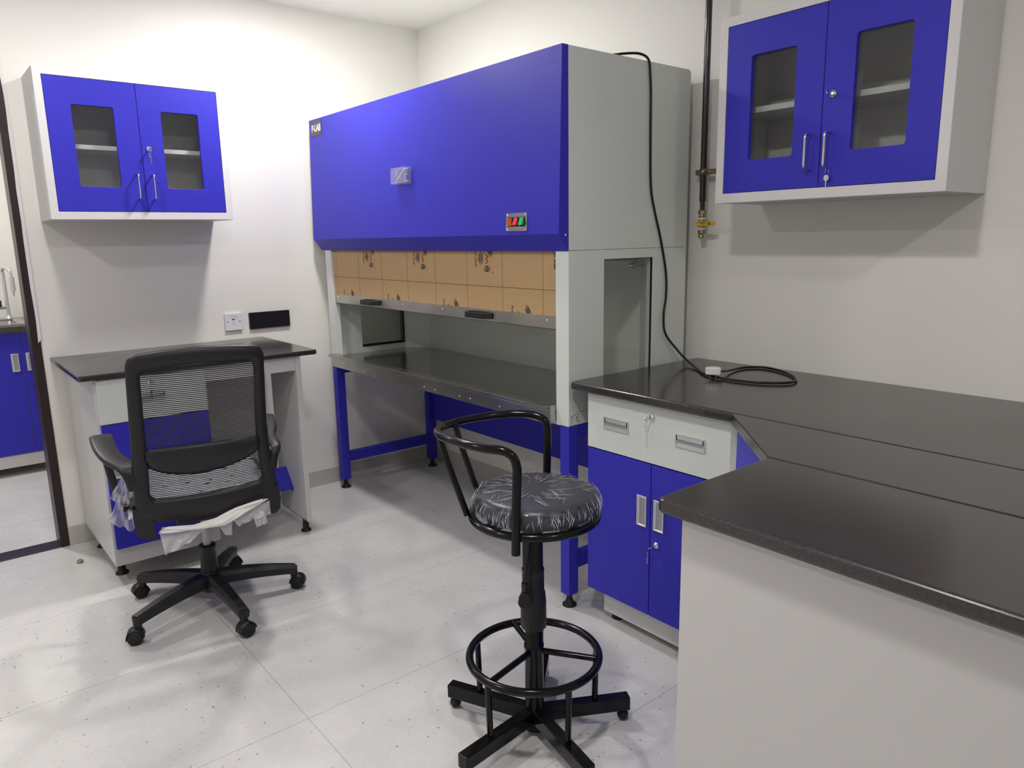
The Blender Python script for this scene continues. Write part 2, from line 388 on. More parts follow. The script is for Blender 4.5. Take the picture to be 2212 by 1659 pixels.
def recess_pull(T,u0,v0,u1,v1,parent,vertical=False,name='handle'):
    b=MB(T); b.ring((u0,v0,u1,v1),(u0+.004,v0+.004,u1-.004,v1-.004),.001,0,.0042,2)
    b.box((u0+.002,v0+.002,0),(u1-.002,v1-.002,.0008))
    if vertical:
        # curved lip along the left inner side
        b.prism([(u0+.004,v0+.006,.001),(u0+.004,v0+.006,.0038),(u0+.009,v0+.006,.0042),(u0+.012,v0+.006,.0030),(u0+.0125,v0+.006,.001)],(0,v1-v0-.012,0))
        b.box((u0+.004,v0+.004,0),(u1-.004,v0+.007,.0035)).box((u0+.004,v1-.007,0),(u1-.004,v1-.004,.0035))
    else:
        b.prism([(u0+.007,v1-.0045,.001),(u0+.007,v1-.0045,.0042),(u0+.007,v1-.010,.0050),(u0+.007,v1-.016,.0040),(u0+.007,v1-.0165,.001)],(u1-u0-.014,0,0))
    h=b.build(name,'alu',parent,bevel=.0004,seg=1)
    c=MB(T)
    if vertical: c.box((u0+.0125,v0+.007,.0009),(u1-.0045,v1-.007,.0012))
    else: c.box((u0+.007,v0+.013,.0009),(u1-.007,v1-.0165,.0012))
    c.build('recess',M['recess'],h)
    if not vertical:
        for uu in (u0+.0035,u1-.0075): MB(T).box((uu,v1-.018,.001),(uu+.004,v1-.0045,.0047)).build('end_clip','gasket',h)
    return h
M['recess']=mat('recess_shadow_grey',(.33,.33,.36),.35,metal=.3)
# ------------------------------------------------------------------ wall cabinets
def wall_cabinet(T,loc,W,H,D,label,key2):
    t=thing('wall_cabinet',label,'wall cabinet',loc,group='blue and white wall cabinets')
    th=.014; b=MB(T)
    b.box((0,0,0),(th,H,D-.001)).box((W-th,0,0),(W,H,D-.001)).box((th,0,0),(W-th,th,D-.001)).box((th,H-th,0),(W-th,H,D-.001)).box((th,th,0.001),(W-th,H-th,.006))
    b.ring((.001,.001,W-.001,H-.001),(.029,.031,W-.029,H-.029),.001,D-.020,D-.0004,1)
    b.build('carcass','white_coat',t,bevel=.0025,seg=3)
    i=MB(T); i.box((th+.001,th+.001,.006),(W-th-.001,H-th-.001,.008))
    for uu in (.10,.25,.46,.60):
        for k in range(7): i.box((uu,.07+k*.065,.008),(uu+.010,.074+k*.065,.0092))
    i.build('back_panel','inner',t)
    s=MB(T); s.box((th+.002,.286,.009),(W-th-.002,.304,.225)); s.build('shelf','white_coat',t,bevel=.001)
    mid=.3645
    for (a,c,wu0,wu1) in ((.0305,mid-.001,.119,.273),(mid+.001,W-.0305,.4555,.6095)):
        d=MB(T); d.ring((a,.0325,c,H-.0305),(wu0,.132,wu1,.4515),.009,D-.0185,D-.0018,5)
        dr=d.build('door','blue',t,bevel=.0012)
        g=MB(T); g.box((wu0-.006,.126,D-.0175),(wu1+.006,.4575,D-.0195)); g.build('glass_pane','glass',dr)
        Td=T@Matrix.Translation((0,0,D-.0018))
        if a<.1: bar_handle(Td,.334,.087,.188,dr)
        else:
            h=bar_handle(Td,.395,.087,.188,dr); lock(Td,.395,.295,dr,True,key2==0,turn=(.3 if key2 else 0))
            if key2:
                k=MB(Td@Matrix.Translation((.397,.077,.012)))
                k.tube([(.001,.012*math.cos(2*PI*q/24),.010*math.sin(2*PI*q/24)) for q in range(24)],.0008,6,closed=True)
                k.prism([(.008*math.cos(q*PI/8),-.020+.009*math.sin(q*PI/8),0) for q in range(16)],(0,0,.002))
                k.prism([(-.002,-.028,0),(.002,-.028,0),(.001,-.048,0),(-.001,-.048,0)],(0,0,.002))
                k.build('hanging_key','chrome',dr)
    return t
wall_cabinet(frame((-1.958,0,1.469),(1,0,0),(0,0,1),(0,-1,0)),(-1.595,0,1.469),.727,.585,.284,'wall cabinet with blue glazed doors above the desk and mesh chair',0)
wall_cabinet(frame((0,-2.249,1.467),(0,-1,0),(0,0,1),(-1,0,0)),(0,-2.61,1.467),.725,.582,.286,'wall cabinet with blue glazed doors above the long granite bench',1)
# ------------------------------------------------------------------ fume hood
hood=thing('fume_hood','tall fume hood with blue front and pale sides on a blue stand in the corner','fume hood',(-.38,-1.03,0))
X0,X1=-.70,-.066; Y0,Y1=-.103,-1.963; Zb,Zm,Zt=.704,1.318,1.972
for side,(ya,yb) in (('L',(Y0,Y0-.030)),('R',(Y1,Y1+.030))):
    # frame mapping u=x, v=z, w=y ; sides built in three tiers with hairline seams
    sgn=-1 if side=='R' else 1
    F=frame((0,ya,0),(1,0,0),(0,0,1),(0,sgn,0))       # w points outwards
    b=MB(F)
    b.box((X0+.0015,Zm+.0022,-.030),(X1,Zt,0)).box((X0+.0015,Zb,-.030),(X1,.7505,0))
    b.ring((X0+.0015,.752,X1,Zm),(-.526,.785,-.259,1.285),.004,-.030,0,4)
    b.box((X0+.02,.74,-.0298),(-.53,1.33,-.0275)).box((X0+.01,Zm-.01,-.0295),(X1-.01,Zm+.02,-.004)).box((X0+.02,.745,-.0295),(X1-.02,.757,-.004))
    # seam tabs
    for xx in (-.545,-.415,-.250,-.13): b.box((xx,Zm-.001,-.004),(xx+.010,Zm+.004,-.0004))
    sp=b.build('side_panel','grey',hood)
    g=MB(F); g.box((-.532,.779,-.012),(-.253,1.291,-.016)); g.build('side_window','glass2',sp)
    k=MB(F)
    k.ring((-.5265,.7845,-.2585,1.2855),(-.5245,.787,-.2615,1.2825),.001,-.011,-.003,1)
    if side=='L': k.box((-.268,.785,-.030),(-.258,1.285,-.036)).box((-.526,.785,-.030),(-.258,.797,-.036))
    k.build('window_gasket','gasket',sp)
    q=MB(); yi=ya-(.065 if side=='L' else -.065)
    q.box((X0-.0005,ya+(.0003 if side=='L' else -.0003),Zb),(X0+.035,yi,Zm))
    q.build('front_post','white_coat' if side=='L' else 'grey',hood,bevel=.001)
    # angled rear corner panel
    c=MB(); yc=(Y0-.030) if side=='L' else (Y1+.030); s=-1 if side=='L' else 1
    c.prism([(-.252,yc,.752),(-.156,yc+s*.118,.752),(-.150,yc+s*.118,.752),(-.246,yc,.752)],(0,0,.60))
    c.build('corner_panel','grey',hood)
b=MB(); b.box((-.156,Y0-.03,.74),(-.150,Y1+.03,1.36)).build('baffle','grey',hood)
b=MB(); b.box((-.070,Y0-.004,Zb),(-.055,Y1+.004,Zt-.004)).build('back_panel','inner',hood)
MB().box((X0,Y0-.03,Zt-.02),(X1,Y1+.03,Zt-.001)).build('top_panel','grey',hood)
MB().box((X0+.01,Y0-.03,1.345),(X1,Y1+.03,1.36)).build('inner_ceiling','grey',hood)
MB().box((X0,Y0-.001,.700),(X0+.02,Y1+.001,.708)).build('lower_rail','grey',hood)
# interior gas tap
gt=MB(); yy=-1.845
gt.cyl((-.156,yy,1.25),(-.20,yy,1.25),.010).cyl((-.20,yy+.03,1.25),(-.20,yy-.035,1.25),.009).cyl((-.20,yy+.03,1.25),(-.20,yy+.055,1.25),.014,.008)
gt.tube(spline([(-.20,yy-.035,1.25),(-.20,yy-.055,1.262),(-.20,yy-.060,1.285)]),.005)
gt.build('service_tap','chrome',hood)
MB().tube([(-.168,-.4,1.268),(-.168,-1.80,1.262)],.006).build('service_pipe','grey',hood)
# blue front
YL,YR=-.070,Y1
xt,xb=-.727,-.746
fr_=MB()
pf=[(X0+.0,Zt+.001),(xt,Zt+.001),(xb,1.375),(X0-.002,1.317),(X0+.0,1.317)]
fr_.prism([(x,YR-.0005,z) for x,z in pf],(0,YL-YR+.0005,0))
bf=fr_.build('front_cover','blue',hood,bevel=.0016)
FT=frame((xb,0,1.375),(0,-1,0),Vector((xt-xb,0,Zt+.001-1.375)).normalized(),Vector((0,0,0)))
vv=Vector((xt-xb,0,Zt+.001-1.375)).normalized(); uu=Vector((0,-1,0)); wwv=uu.cross(vv)
FT=frame((xb,0,1.375),uu,vv,wwv)         # u=-y, v up the face, w outwards
s=MB(frame((0,YR-.0005,0),(1,0,0),(0,0,1),(0,-1,0))); s.lathe([(.0045,0),(.0042,.0012),(.002,.0025)],(-.714,1.371,0)); s.build('screw','chrome',bf)
lp=MB(FT); lp.rrect(.094,.515,.212,.588,.002,0,.0015); lpo=lp.build('name_plate','logo_bg',bf)
text('P-LAB',.047,FT@Matrix.Translation((.155,.551,.0016)),'logo_fg',lpo,'lettering','CENTER',sx=.86,bold=.0012)
sw=MB(FT); sw.rrect(1.686,.013,1.802,.076,.004,0,.0022); swo=sw.build('switch_plate','steel',bf,bevel=.0004)
for i,(u,cn) in enumerate(((1.701,'orange_sw'),(1.733,'pink_sw'),(1.766,'green_sw'))):
    q=MB(FT); q.box((u,.029,.002),(u+.025,.062,.0045)); h=q.build('switch_bezel','gasket',swo)
    q=MB(FT)
    if i==0: pr=[(u+.003,.032,.003),(u+.003,.032,.006),(u+.003,.058,.0150),(u+.003,.060,.003)]
    else: pr=[(u+.003,.034,.003),(u+.003,.034,.0150),(u+.003,.060,.006),(u+.003,.060,.003)]
    q.prism(pr,(.019,0,0)); q.build('rocker',cn,h)
for uu_,v_ in ((1.694,.070),(1.794,.070),(1.694,.019),(1.794,.019)): MB(FT).lathe([(.0045,0),(.0042,.0012),(.001,.0024)],(uu_,v_,.0022),n=12).build('screw','chrome',swo)
# acrylic indicator box
FA=FT@Matrix.Translation((-.010,0,0))
ab=MB(FA); ab.rrect(.940,.222,1.066,.292,.004,0,.004)
ab.ring((.942,.224,1.064,.290),(.946,.228,1.060,.286),.002,.004,.030,2)
ab.rrect(.942,.224,1.064,.290,.004,.030,.032)
abo=ab.build('clear_acrylic_box','acrylic',bf)
q=MB(FA); 
def bar(q,a,b,w,z0,z1):
    d=Vector((b[0]-a[0],b[1]-a[1],0)).normalized(); n_=Vector((-d.y,d.x,0))*w/2
    A=Vector((a[0],a[1],z0));B=Vector((b[0],b[1],z0)); q.prism([A-n_,B-n_,B+n_,A+n_],(0,0,z1-z0))
bar(q,(.962,.244),(1.020,.286),.003,.010,.012); bar(q,(.952,.262),(.954,.284),.003,.008,.010); bar(q,(1.024,.284),(1.050,.286),.003,.01,.012)
bar(q,(1.026,.262),(1.056,.260),.002,.012,.014); bar(q,(1.030,.236),(1.056,.233),.003,.012,.014); bar(q,(1.032,.236),(1.034,.260),.002,.012,.014); bar(q,(1.040,.262),(1.050,.284),.002,.012,.014)
bar(q,(.948,.236),(.960,.233),.002,.01,.012); q.build('indicator_parts','wplastic',abo)
# sash
sash=MB().box((-.688,-.1665,1.062),(-.683,-1.9035,1.345)).build('sash_sheet','kraft',hood)
gl=MB()
for y in (-.207,-.444,-.671,-.902,-1.128,-1.359,-1.587,-1.818): gl.box((-.6884,y-.0007,1.09),(-.688,y+.0007,1.345))
gl.box((-.6884,-.168,1.1795),(-.688,-1.9,1.1815)); gl.build('printed_grid','sheetline',sash)
ST=frame((-.6884,0,0),(0,-1,0),(0,0,1),(-1,0,0))
def arcband(b,c,r,a0,a1,w,n=14):
    c=Vector((c[0],c[1],0)); vs=[];fs=[]
    for k in range(n+1):
        a=math.radians(a0+(a1-a0)*k/n); ww=w*math.sin(PI*(k+.35)/(n+.7)); d=Vector((math.cos(a),math.sin(a),0))
        vs+=[c+d*(r-ww/2),c+d*(r+ww/2)]
    for k in range(n): fs.append([2*k,2*k+1,2*k+3,2*k+2])
    b.add(vs,fs)
def print_logo(u,v,clip):
    """logo printed sideways on the sheet; u,v = centre; the lower row runs behind the metal strip"""
    b=MB(ST@Matrix.Translation((u,v,.0003)))
    for k in range(3):
        arcband(b,(.012,0),.040+.0085*k,145,(208 if not clip else 180),.0050)
        arcband(b,(-.020,.004),.040+.0085*k,(5 if not clip else 12),62,.0062)
        if not clip: arcband(b,(-.002,-.016),.013+.0085*k,222,335,.0056)
    if not clip: b.lathe([(.003,0),(.003,.0002)],(.037,-.050,0),n=12)
    b.build('printed_logo','ink',sash)
    if not clip:
        r=MB(ST@Matrix.Translation((u,v,.0004)))
        pts=[(-.008,.018),(.009,.0105),(-.007,.001),(.010,-.008),(-.008,-.018)]
        for a,c in zip(pts,pts[1:]): bar(r,a,c,.0042,0,.0002)
        r.build('printed_letter','red',sash)
    R=Matrix.Rotation(-PI/2,4,'Z')
    text('Acrylic Sheet' if not clip else 'Acry',.0185,ST@Matrix.Translation((u-.071,v+.050,.0003))@R,'ink',sash,'printed_words',sx=.80,ext=.0001,shear=.25)
    if not clip: text('Cast',.0175,ST@Matrix.Translation((u-.052,v+.020,.0003))@R,'ink',sash,'printed_words',sx=.92,ext=.0001,shear=.25)
for u in (.572,1.034,1.492): print_logo(u,1.285,False)
text('Acrylic Sheet',.0215,ST@Matrix.Translation((1.884,1.338,.0003))@Matrix.Rotation(-PI/2,4,'Z'),'ink',sash,'printed_words',sx=.72,ext=.0001,shear=.25,bold=.0004)
for u in (.345,.795,1.258,1.716): print_logo(u,1.066,True)
stp=MB().box((-.6905,-.1685,1.042),(-.6885,-1.888,1.089)).box((-.6905,-.1685,1.042),(-.675,-1.888,1.0435)).build('metal_edge_strip','steel',sash)
for u in (.199,.853,1.179,1.841): MB(ST).lathe([(.0048,0),(.0045,.0012),(.0015,.0026)],(u,1.072,.0022),n=12).build('strip_screw','chrome',sash)
for u in (.560,1.440):
    q=MB(ST@Matrix.Translation((u,1.066,.0022)))
    # bridge handle seen from above: slanted ends, deep grip
    out=[(-.085,0),(-.085,.006),(-.055,.034),(.055,.034),(.085,.006),(.085,0)]
    inn=[(.070,0),(.046,.022),(-.046,.022),(-.070,0)]
    q.prism([(a,-.0115,w) for a,w in out]+[(a,-.0115,w) for a,w in inn],(0,.023,0))
    q.build('sash_handle','blackp',sash,bevel=.002)
# work tray
tr=MB().box((-.705,Y0-.066,.745),(-.150,Y1+.066,.753)).box((-.66,Y0-.034,.7451),(-.156,Y1+.034,.7529)).build('work_tray','tray',hood)
lip=MB()
lip.box((-.728,Y0-.050,.703),(-.7015,Y1+.066,.766)).prism([(-.7015,Y0-.062,.7532),(-.7015,Y0-.062,.772),(-.749,Y0-.062,.772),(-.749,Y0-.062,.757),(-.746,Y0-.062,.757),(-.746,Y0-.062,.769),(-.7295,Y0-.062,.769),(-.7295,Y0-.062,.7532)],(0,Y1-Y0+.129,0))
lo=lip.build('tray_lip','steel',hood,bevel=.0012)
for u in (.248,.519,1.065,1.152,1.335,1.409,1.602,1.871): MB(frame((-.728,0,0),(0,-1,0),(0,0,1),(-1,0,0))).lathe([(.0045,0),(.0042,.001),(.0015,.0022)],(u,.722,0),n=12).build('screw','chrome',lo)
cp=MB(frame((0,Y1-.0003,0),(1,0,0),(0,0,1),(0,-1,0)))
for k in range(16):
    a,bq=random.uniform(-.692,-.652),random.uniform(.708,.742); cp.box((a,bq,0),(a+random.uniform(.0015,.005),bq+random.uniform(.0015,.007),.0003))
cp.build('chipped_paint','clamp',hood)
# stand
L_=.047
for (x,y) in ((X0,Y0),(X0,Y1+L_),(X1-L_-.004,Y0),(X1-L_-.004,Y1+L_)):
    leg=MB().box((x,y,.05),(x+L_,y-L_,.7035)).build('stand_leg','blue',hood,bevel=.002)
    f=MB(); f.lathe([(.027,0),(.027,.006),(.015,.014),(.013,.026),(.010,.028),(.010,.05)],(x+L_/2,y-L_/2,0),n=24); f.build('levelling_foot','rubber',leg)
for y in (Y0,Y1+L_):
    MB().box((X0+L_,y-.003,.150),(X1-L_-.004,y-L_+.003,.203)).build('lower_rail','blue',hood,bevel=.0015)
    MB().box((X0+L_,y-.003,.655),(X1-L_-.004,y-L_+.003,.7035)).build('upper_rail','blue',hood,bevel=.0015)
MB().box((X1-.030,Y0-L_,.300),(X1-.012,Y1+L_,.655)).build('rear_panel','blue',hood,bevel=.0015)
MB().box((X1-L_,Y0-L_,.655),(X1-.004,Y1+L_,.7035)).build('upper_rail','blue',hood,bevel=.0015)
# ------------------------------------------------------------------ power cord and plug
yc=Y1-.006
cp_=[(-.46,-1.90,1.980),(-.40,-1.935,1.990),(-.345,-1.958,1.992),(-.312,yc,1.975),(-.302,yc,1.930),(-.296,yc,1.86),(-.294,yc,1.71),(-.287,yc,1.546),(-.266,yc,1.464),(-.222,yc,1.345),(-.188,yc,1.221),(-.190,yc-.004,1.133),(-.204,yc-.006,1.062),(-.198,yc-.012,.99),(-.16,-2.01,.925),(-.165,-2.06,.892),(-.235,-2.16,.8795),
 (-.307,-2.251,.8795),(-.330,-2.34,.8795),(-.312,-2.46,.8795),(-.235,-2.535,.8800),(-.150,-2.505,.8795),(-.072,-2.41,.8795),(-.045,-2.32,.8795),(-.095,-2.27,.8795),(-.190,-2.275,.8825),(-.275,-2.300,.893),(-.318,-2.308,.899)]
cord=MB().tube(spline(cp_,10),.0045,10).build('power_cord','cord',hood)
PT=frame((-.335,-2.302,.874),Vector((.55,-.83,0)).normalized(),Vector((.83,.55,0)).normalized(),(0,0,1))
b=MB(PT)
sec=[(-.024,-.014),(-.027,0),(-.024,.016),(-.010,.024),(.010,.024),(.024,.016),(.027,0),(.024,-.014)]
b.prism([(x,y,.0145) for x,y in sec],(0,0,.025)); b.build('plug','wplastic',cord,bevel=.004,seg=3)
for x_,y_,r_ in ((-.0095,-.008,.0026),(.0095,-.008,.0026),(0,.013,.0036)): MB(PT).cyl((x_,y_,.0003),(x_,y_,.0145),r_).build('plug_pin','brass',cord)
# ------------------------------------------------------------------ granite worktops
def bull(b,path,z0,z1,outer):
    pass
def slab_mesh(b,poly,zt,th): b.prism([(x,y,zt-th) for x,y in poly],(0,0,th))
WT=.874; TH=.030
wt=thing('bench_worktop','long black granite worktop in joined slabs along the right wall','worktop',(-.36,-3.1,WT-TH))
s1=MB(); slab_mesh(s1,[(-.0005,-1.985),(-.712,-1.985),(-.719,-1.995),(-.719,-2.6345),(-.719,-4.6),(-.0005,-4.6)],WT,TH); s1.build('slab','granite',wt,bevel=.009,seg=5)
s2=MB(); slab_mesh(s2,[(-.7197,-2.636),(-1.0125,-2.929),(-1.0125,-4.6),(-.7197,-4.6)],WT,TH); s2.build('slab','granite',wt,bevel=.0022,seg=2)
s3=MB(); slab_mesh(s3,[(-1.0135,-2.930),(-1.392,-2.930),(-1.405,-2.943),(-1.405,-4.6),(-1.0135,-4.6)],WT,TH); s3.build('slab','granite',wt,bevel=.010,seg=5)
dk=thing('desk_worktop','black granite top of the left desk against the wall under the cabinet','worktop',(-1.52,-.31,.857))
MB(); d=MB(); slab_mesh(d,[(-1.997,-.0005),(-1.997,-.611),(-1.990,-.618),(-1.042,-.618),(-1.035,-.611),(-1.035,-.0005)],.880,.022)
# desk top carries to the front of the pedestal
d=MB(); slab_mesh(d,[(-1.997,-.0005),(-1.997,-.648),(-1.990,-.655),(-1.042,-.655),(-1.035,-.648),(-1.035,-.0005)],.880,.022); d.build('slab','granite',dk,bevel=.007,seg=4)
# ------------------------------------------------------------------ base cabinet under the bench
def foot(b,x,y,h,r=.022): b.lathe([(r,0),(r,.005),(r*.62,.014),(r*.5,h)],(x,y,0),n=20)
bc=thing('base_cabinet','base cabinet with pale drawer over two blue doors under the granite bench','base cabinet',(-.34,-2.33,0))
Zc=WT-TH-.002
b=MB().box((-.671,-2.048,.12),(-.002,-2.622,Zc)).build('carcass','grey',bc,bevel=.001)
MB().box((-.645,-2.088,.028),(-.03,-2.60,.12)).build('plinth','board',bc,bevel=.001)
for x,y in ((-.61,-2.125),(-.61,-2.56),(-.1,-2.125),(-.1,-2.56)):
    b=MB(); foot(b,x,y,.028); b.build('foot','rubber',bc)
BT=frame((-.672,0,0),(0,-1,0),(0,0,1),(-1,0,0))
dr=MB(BT).box((2.046,.649,0),(2.620,.838,.017)).build('drawer','grey',bc,bevel=.0015)
D2=BT@Matrix.Translation((0,0,.017))
recess_pull(D2,2.124,.727,2.233,.768,dr); recess_pull(D2,2.424,.727,2.533,.768,dr); lock(D2,2.330,.800,dr,True,True,turn=.1)
d1=MB(BT).box((2.047,.121,0),(2.3285,.6445,.017)).build('door','blue',bc,bevel=.0015)
d2=MB(BT).box((2.3315,.121,0),(2.619,.6445,.017)).build('door','blue',bc,bevel=.0015)
recess_pull(D2,2.275,.428,2.315,.532,d1,True); recess_pull(D2,2.345,.428,2.386,.532,d2,True)
lk=lock(D2,2.357,.379,d2,True,False,turn=PI/2+.5)
k=MB(D2@Matrix.Translation((2.340,.357,.022))); 
for q in range(7): k.box((-.001+random.uniform(-.001,.001),-.006*q,0),(.0012,-.006*q-.004,.0012))
k.build('key_chain','chrome',lk)
# corner cabinet with diagonal door
cc=thing('corner_cabinet','corner base cabinet with a slanting blue door under the granite bench','corner cabinet',(-.5,-2.85,0))
pa=Vector((-.700,-2.662)); pb=Vector((-.985,-2.945)); 
MB().prism([(-.002,-2.624,.06),(-.684,-2.624,.06),(-.684,-2.662,.06),(-.960,-2.945,.06),(-.960,-3.35,.06),(-.002,-3.35,.06)],(0,0,Zc-.06)).build('carcass','grey',cc,bevel=.001)
MB().box((-.05,-2.64,.0),(-.66,-3.3,.06)).build('plinth','board',cc)
dn=Vector((-1,1)).normalized(); dd=(pb-pa).normalized()
A=pa+dd*.012;B=pb-dd*.01; n3=dn*.016
MB().prism([(A.x-.001,A.y,.10),(B.x-.001,B.y,.10),(B.x-.001+n3.x,B.y+n3.y,.10),(A.x-.001+n3.x,A.y+n3.y,.10)],(0,0,Zc-.006-.10)).build('door','blue',cc,bevel=.001)
MB().box((-.699,-2.624,.10),(-.685,-2.652,Zc)).build('filler_strip','alu',cc,bevel=.001)
# return cabinet whose plain end panel faces the room
rc=thing('bench_end_cabinet','plain pale back of the bench return in the right foreground','base cabinet',(-1.15,-3.75,0))
MB().box((-.965,-2.976,.0),(-1.355,-4.56,Zc)).build('carcass','grey',rc)
MB().box((-1.3555,-2.974,.0),(-1.375,-4.57,Zc)).build('end_panel','board',rc,bevel=.0015)
# ------------------------------------------------------------------ left desk
dc=thing('desk_pedestal','desk pedestal with pale drawer over a blue door behind the mesh chair','base cabinet',(-1.735,-.33,0))
MB().box((-1.946,-.620,.085),(-1.532,-.012,.857)).build('carcass','board',dc,bevel=.001)
LT=frame((0,-.6205,0),(1,0,0),(0,0,1),(0,-1,0)); LT2=LT@Matrix.Translation((0,0,.0165))
MB(LT).box((-1.946,.087,0),(-1.530,.158,.004)).build('plinth','board',dc,bevel=.001)
a=MB(LT).box((-1.937,.677,0),(-1.531,.853,.0165)).build('drawer','grey',dc,bevel=.0015)
recess_pull(LT2,-1.795,.748,-1.695,.785,a); lock(LT2,-1.745,.822,a,True,True)
a=MB(LT).box((-1.937,.161,0),(-1.531,.6735,.0165)).build('door','blue',dc,bevel=.0015)
recess_pull(LT2,-1.925,.455,-1.883,.560,a,True)
for x,y in ((-1.905,-.49),(-1.905,-.12),(-1.56,-.49),(-1.56,-.12)):
    b=MB(); foot(b,x,y,.085,.026); b.build('foot','rubber',dc)
ds=thing('desk_support','pale panel leg with apron carrying the right half of the desk','desk frame',(-1.12,-.48,0))
MB().box((-1.134,-.328,.072),(-1.110,-.636,.857)).build('side_panel','board',ds,bevel=.001)
MB().box((-1.5295,-.612,.792),(-1.1345,-.632,.857)).build('apron','board',ds,bevel=.001)
MB().box((-1.1295,-.328,.062),(-1.1145,-.63,.071)).build('floor_rail','alu',ds)
for y in (-.575,):
    b=MB(); foot(b,-1.118,y,.062,.024); b.build('foot','rubber',ds)
b=MB(); b.prism([(-1.5295,-.430,.292),(-1.5295,-.505,.200),(-1.5295,-.500,.194),(-1.5295,-.420,.286)],(.394,0,0))
b.box((-1.136,-.505,.196),(-1.142,-.49,.188))
tag(b.build('footrest','blue',origin=(-1.33,-.47,.19),bevel=.001),'tilted blue footrest board under the left desk','footrest')
# ------------------------------------------------------------------ gas pipe with valve
gp=thing('gas_pipe','dark brown wall pipe ending in a brass valve beside the fume hood','pipe',(-.055,-2.028,1.36))
px,py=-.055,-2.030
MB().cyl((px,py,1.488),(px,py,HC-.002),.0125).cyl((px,py,1.455),(px,py,1.492),.0095).build('pipe','pipe',gp)
c=MB(); c.lathe([(.0135,-.012),(.0150,-.012),(.0150,.012),(.0135,.012)],(px,py,1.597))
c.box((px+.004,py-.050,1.587),(px+.007,py+.040,1.607)).box((px+.0075,py-.052,1.587),(-.001,py-.046,1.607)).box((px+.0075,py+.036,1.587),(-.001,py+.042,1.607))
c.build('pipe_clamp','clamp',gp)
MB().lathe([(.004,0),(.003,.004)],(px+.003,py-.028,1.597),Matrix.Rotation(-PI/2,3,'Y'),n=10).build('clamp_screw','chrome',gp)
v=MB()
v.lathe([(.0125,0),(.0150,.002),(.0150,.014),(.0125,.016)],(px,py,1.440),n=6,smooth=False)
v.lathe([(.0115,0),(.0135,.006),(.0115,.010)],(px,py,1.428)); v.lathe([(.0145,0),(.0145,.028)],(px,py,1.392),n=8,smooth=False)
v.lathe([(.0120,0),(.0140,.003),(.0140,.014),(.0120,.016)],(px,py,1.366),n=6,smooth=False); v.lathe([(.0105,0),(.0115,.004),(.0085,.009),(.0085,.014)],(px,py,1.352))
vo=v.build('valve_body','brass',gp)
MB().lathe([(.0140,0),(.0145,.003),(.0135,.005)],(px,py,1.4225)).lathe([(.0135,0),(.014,.003),(.0135,.005)],(px,py,1.3815)).build('thread_tape','ptfe',vo)
MB().cyl((px-.012,py,1.406),(px-.028,py,1.406),.0065).cyl((px-.024,py,1.406),(px-.030,py,1.406),.0095,n=6).box((px-.022,py+.016,1.400),(px-.026,py-.006,1.412)).build('valve_stem','chrome',vo)
h=MB(frame((px-.026,py,1.406),(0,-1,0),(0,0,1),(-1,0,0)))
p=[(-.004,-.010,0)]+[(.070+.009*math.cos(a),.009*math.sin(a),0) for a in [(-PI/2+PI*q/10) for q in range(11)]]+[(-.004,.009,0)]
h.prism(p,(0,0,.005)); ho=h.build('lever','yellow',vo,bevel=.001)
HT=frame((px-.031,py,1.406),(0,-1,0),(0,0,1),(-1,0,0))
q=MB(HT)
for (a,bq,c_,d_) in ((.010,.001,.040,.0045),(.018,-.0035,.036,-.002),(.048,.002,.062,.0045),(.048,-.0012,.062,.0008),(.046,-.0052,.066,-.0022)):
    n=int((c_-a)/.003)
    for i in range(n): q.box((a+i*.003,bq,0),(a+i*.003+.0021,d_,.0003))
q.build('printed_text','ink',ho)
# ------------------------------------------------------------------ wall plates
wp=thing('network_outlet','white square network outlet on the wall above the desk','wall outlet',(-1.181,0,.926))
OT=frame((0,-.0005,0),(1,0,0),(0,0,1),(0,-1,0))
MB(OT).rrect(-1.224,.926,-1.138,1.013,.003,0,.011).build('plate','wplastic',wp,bevel=.0015)
q=MB(OT@Matrix.Translation((0,0,.011))); q.box((-1.190,.957,0),(-1.172,.977,.001)).box((-1.203,.995,0),(-1.160,1.006,.0008)); q.build('jack','white_coat',wp)
q=MB(OT@Matrix.Translation((0,0,.0112))); q.lathe([(.0035,0),(.003,.001)],(-1.212,.970,0),n=10).lathe([(.0035,0),(.003,.001)],(-1.150,.970,0),n=10).box((-1.190,.980,0),(-1.174,.985,.0006)); q.build('screw','clamp',wp)
bp=thing('socket_plate','black rectangular socket and switch plate on the wall right of the white outlet','wall outlet',(-.99,0,.924))
MB(OT).rrect(-1.100,.924,-.884,1.009,.003,0,.012).build('plate','bplate',bp,bevel=.0015)
q=MB(OT@Matrix.Translation((0,0,.012)))
for a in (-1.086,-1.016,-.946): q.rrect(a,.938,a+.052,.996,.002,0,.0015)
q.box((-.936,.976,.0015),(-.912,.979,.0022)); q.build('module','bplate',bp,bevel=.0005)
# small cap lost on the floor
c=MB(); c.lathe([(.012,0),(.013,.002),(.013,.011),(.010,.013),(.008,.012),(.008,.008)],(-2.022,-.249,0),n=20)
tag(c.build('bottle_cap','cap',origin=(-2.022,-.249,0)),'small grey plastic cap lying on the floor near the doorway','cap')
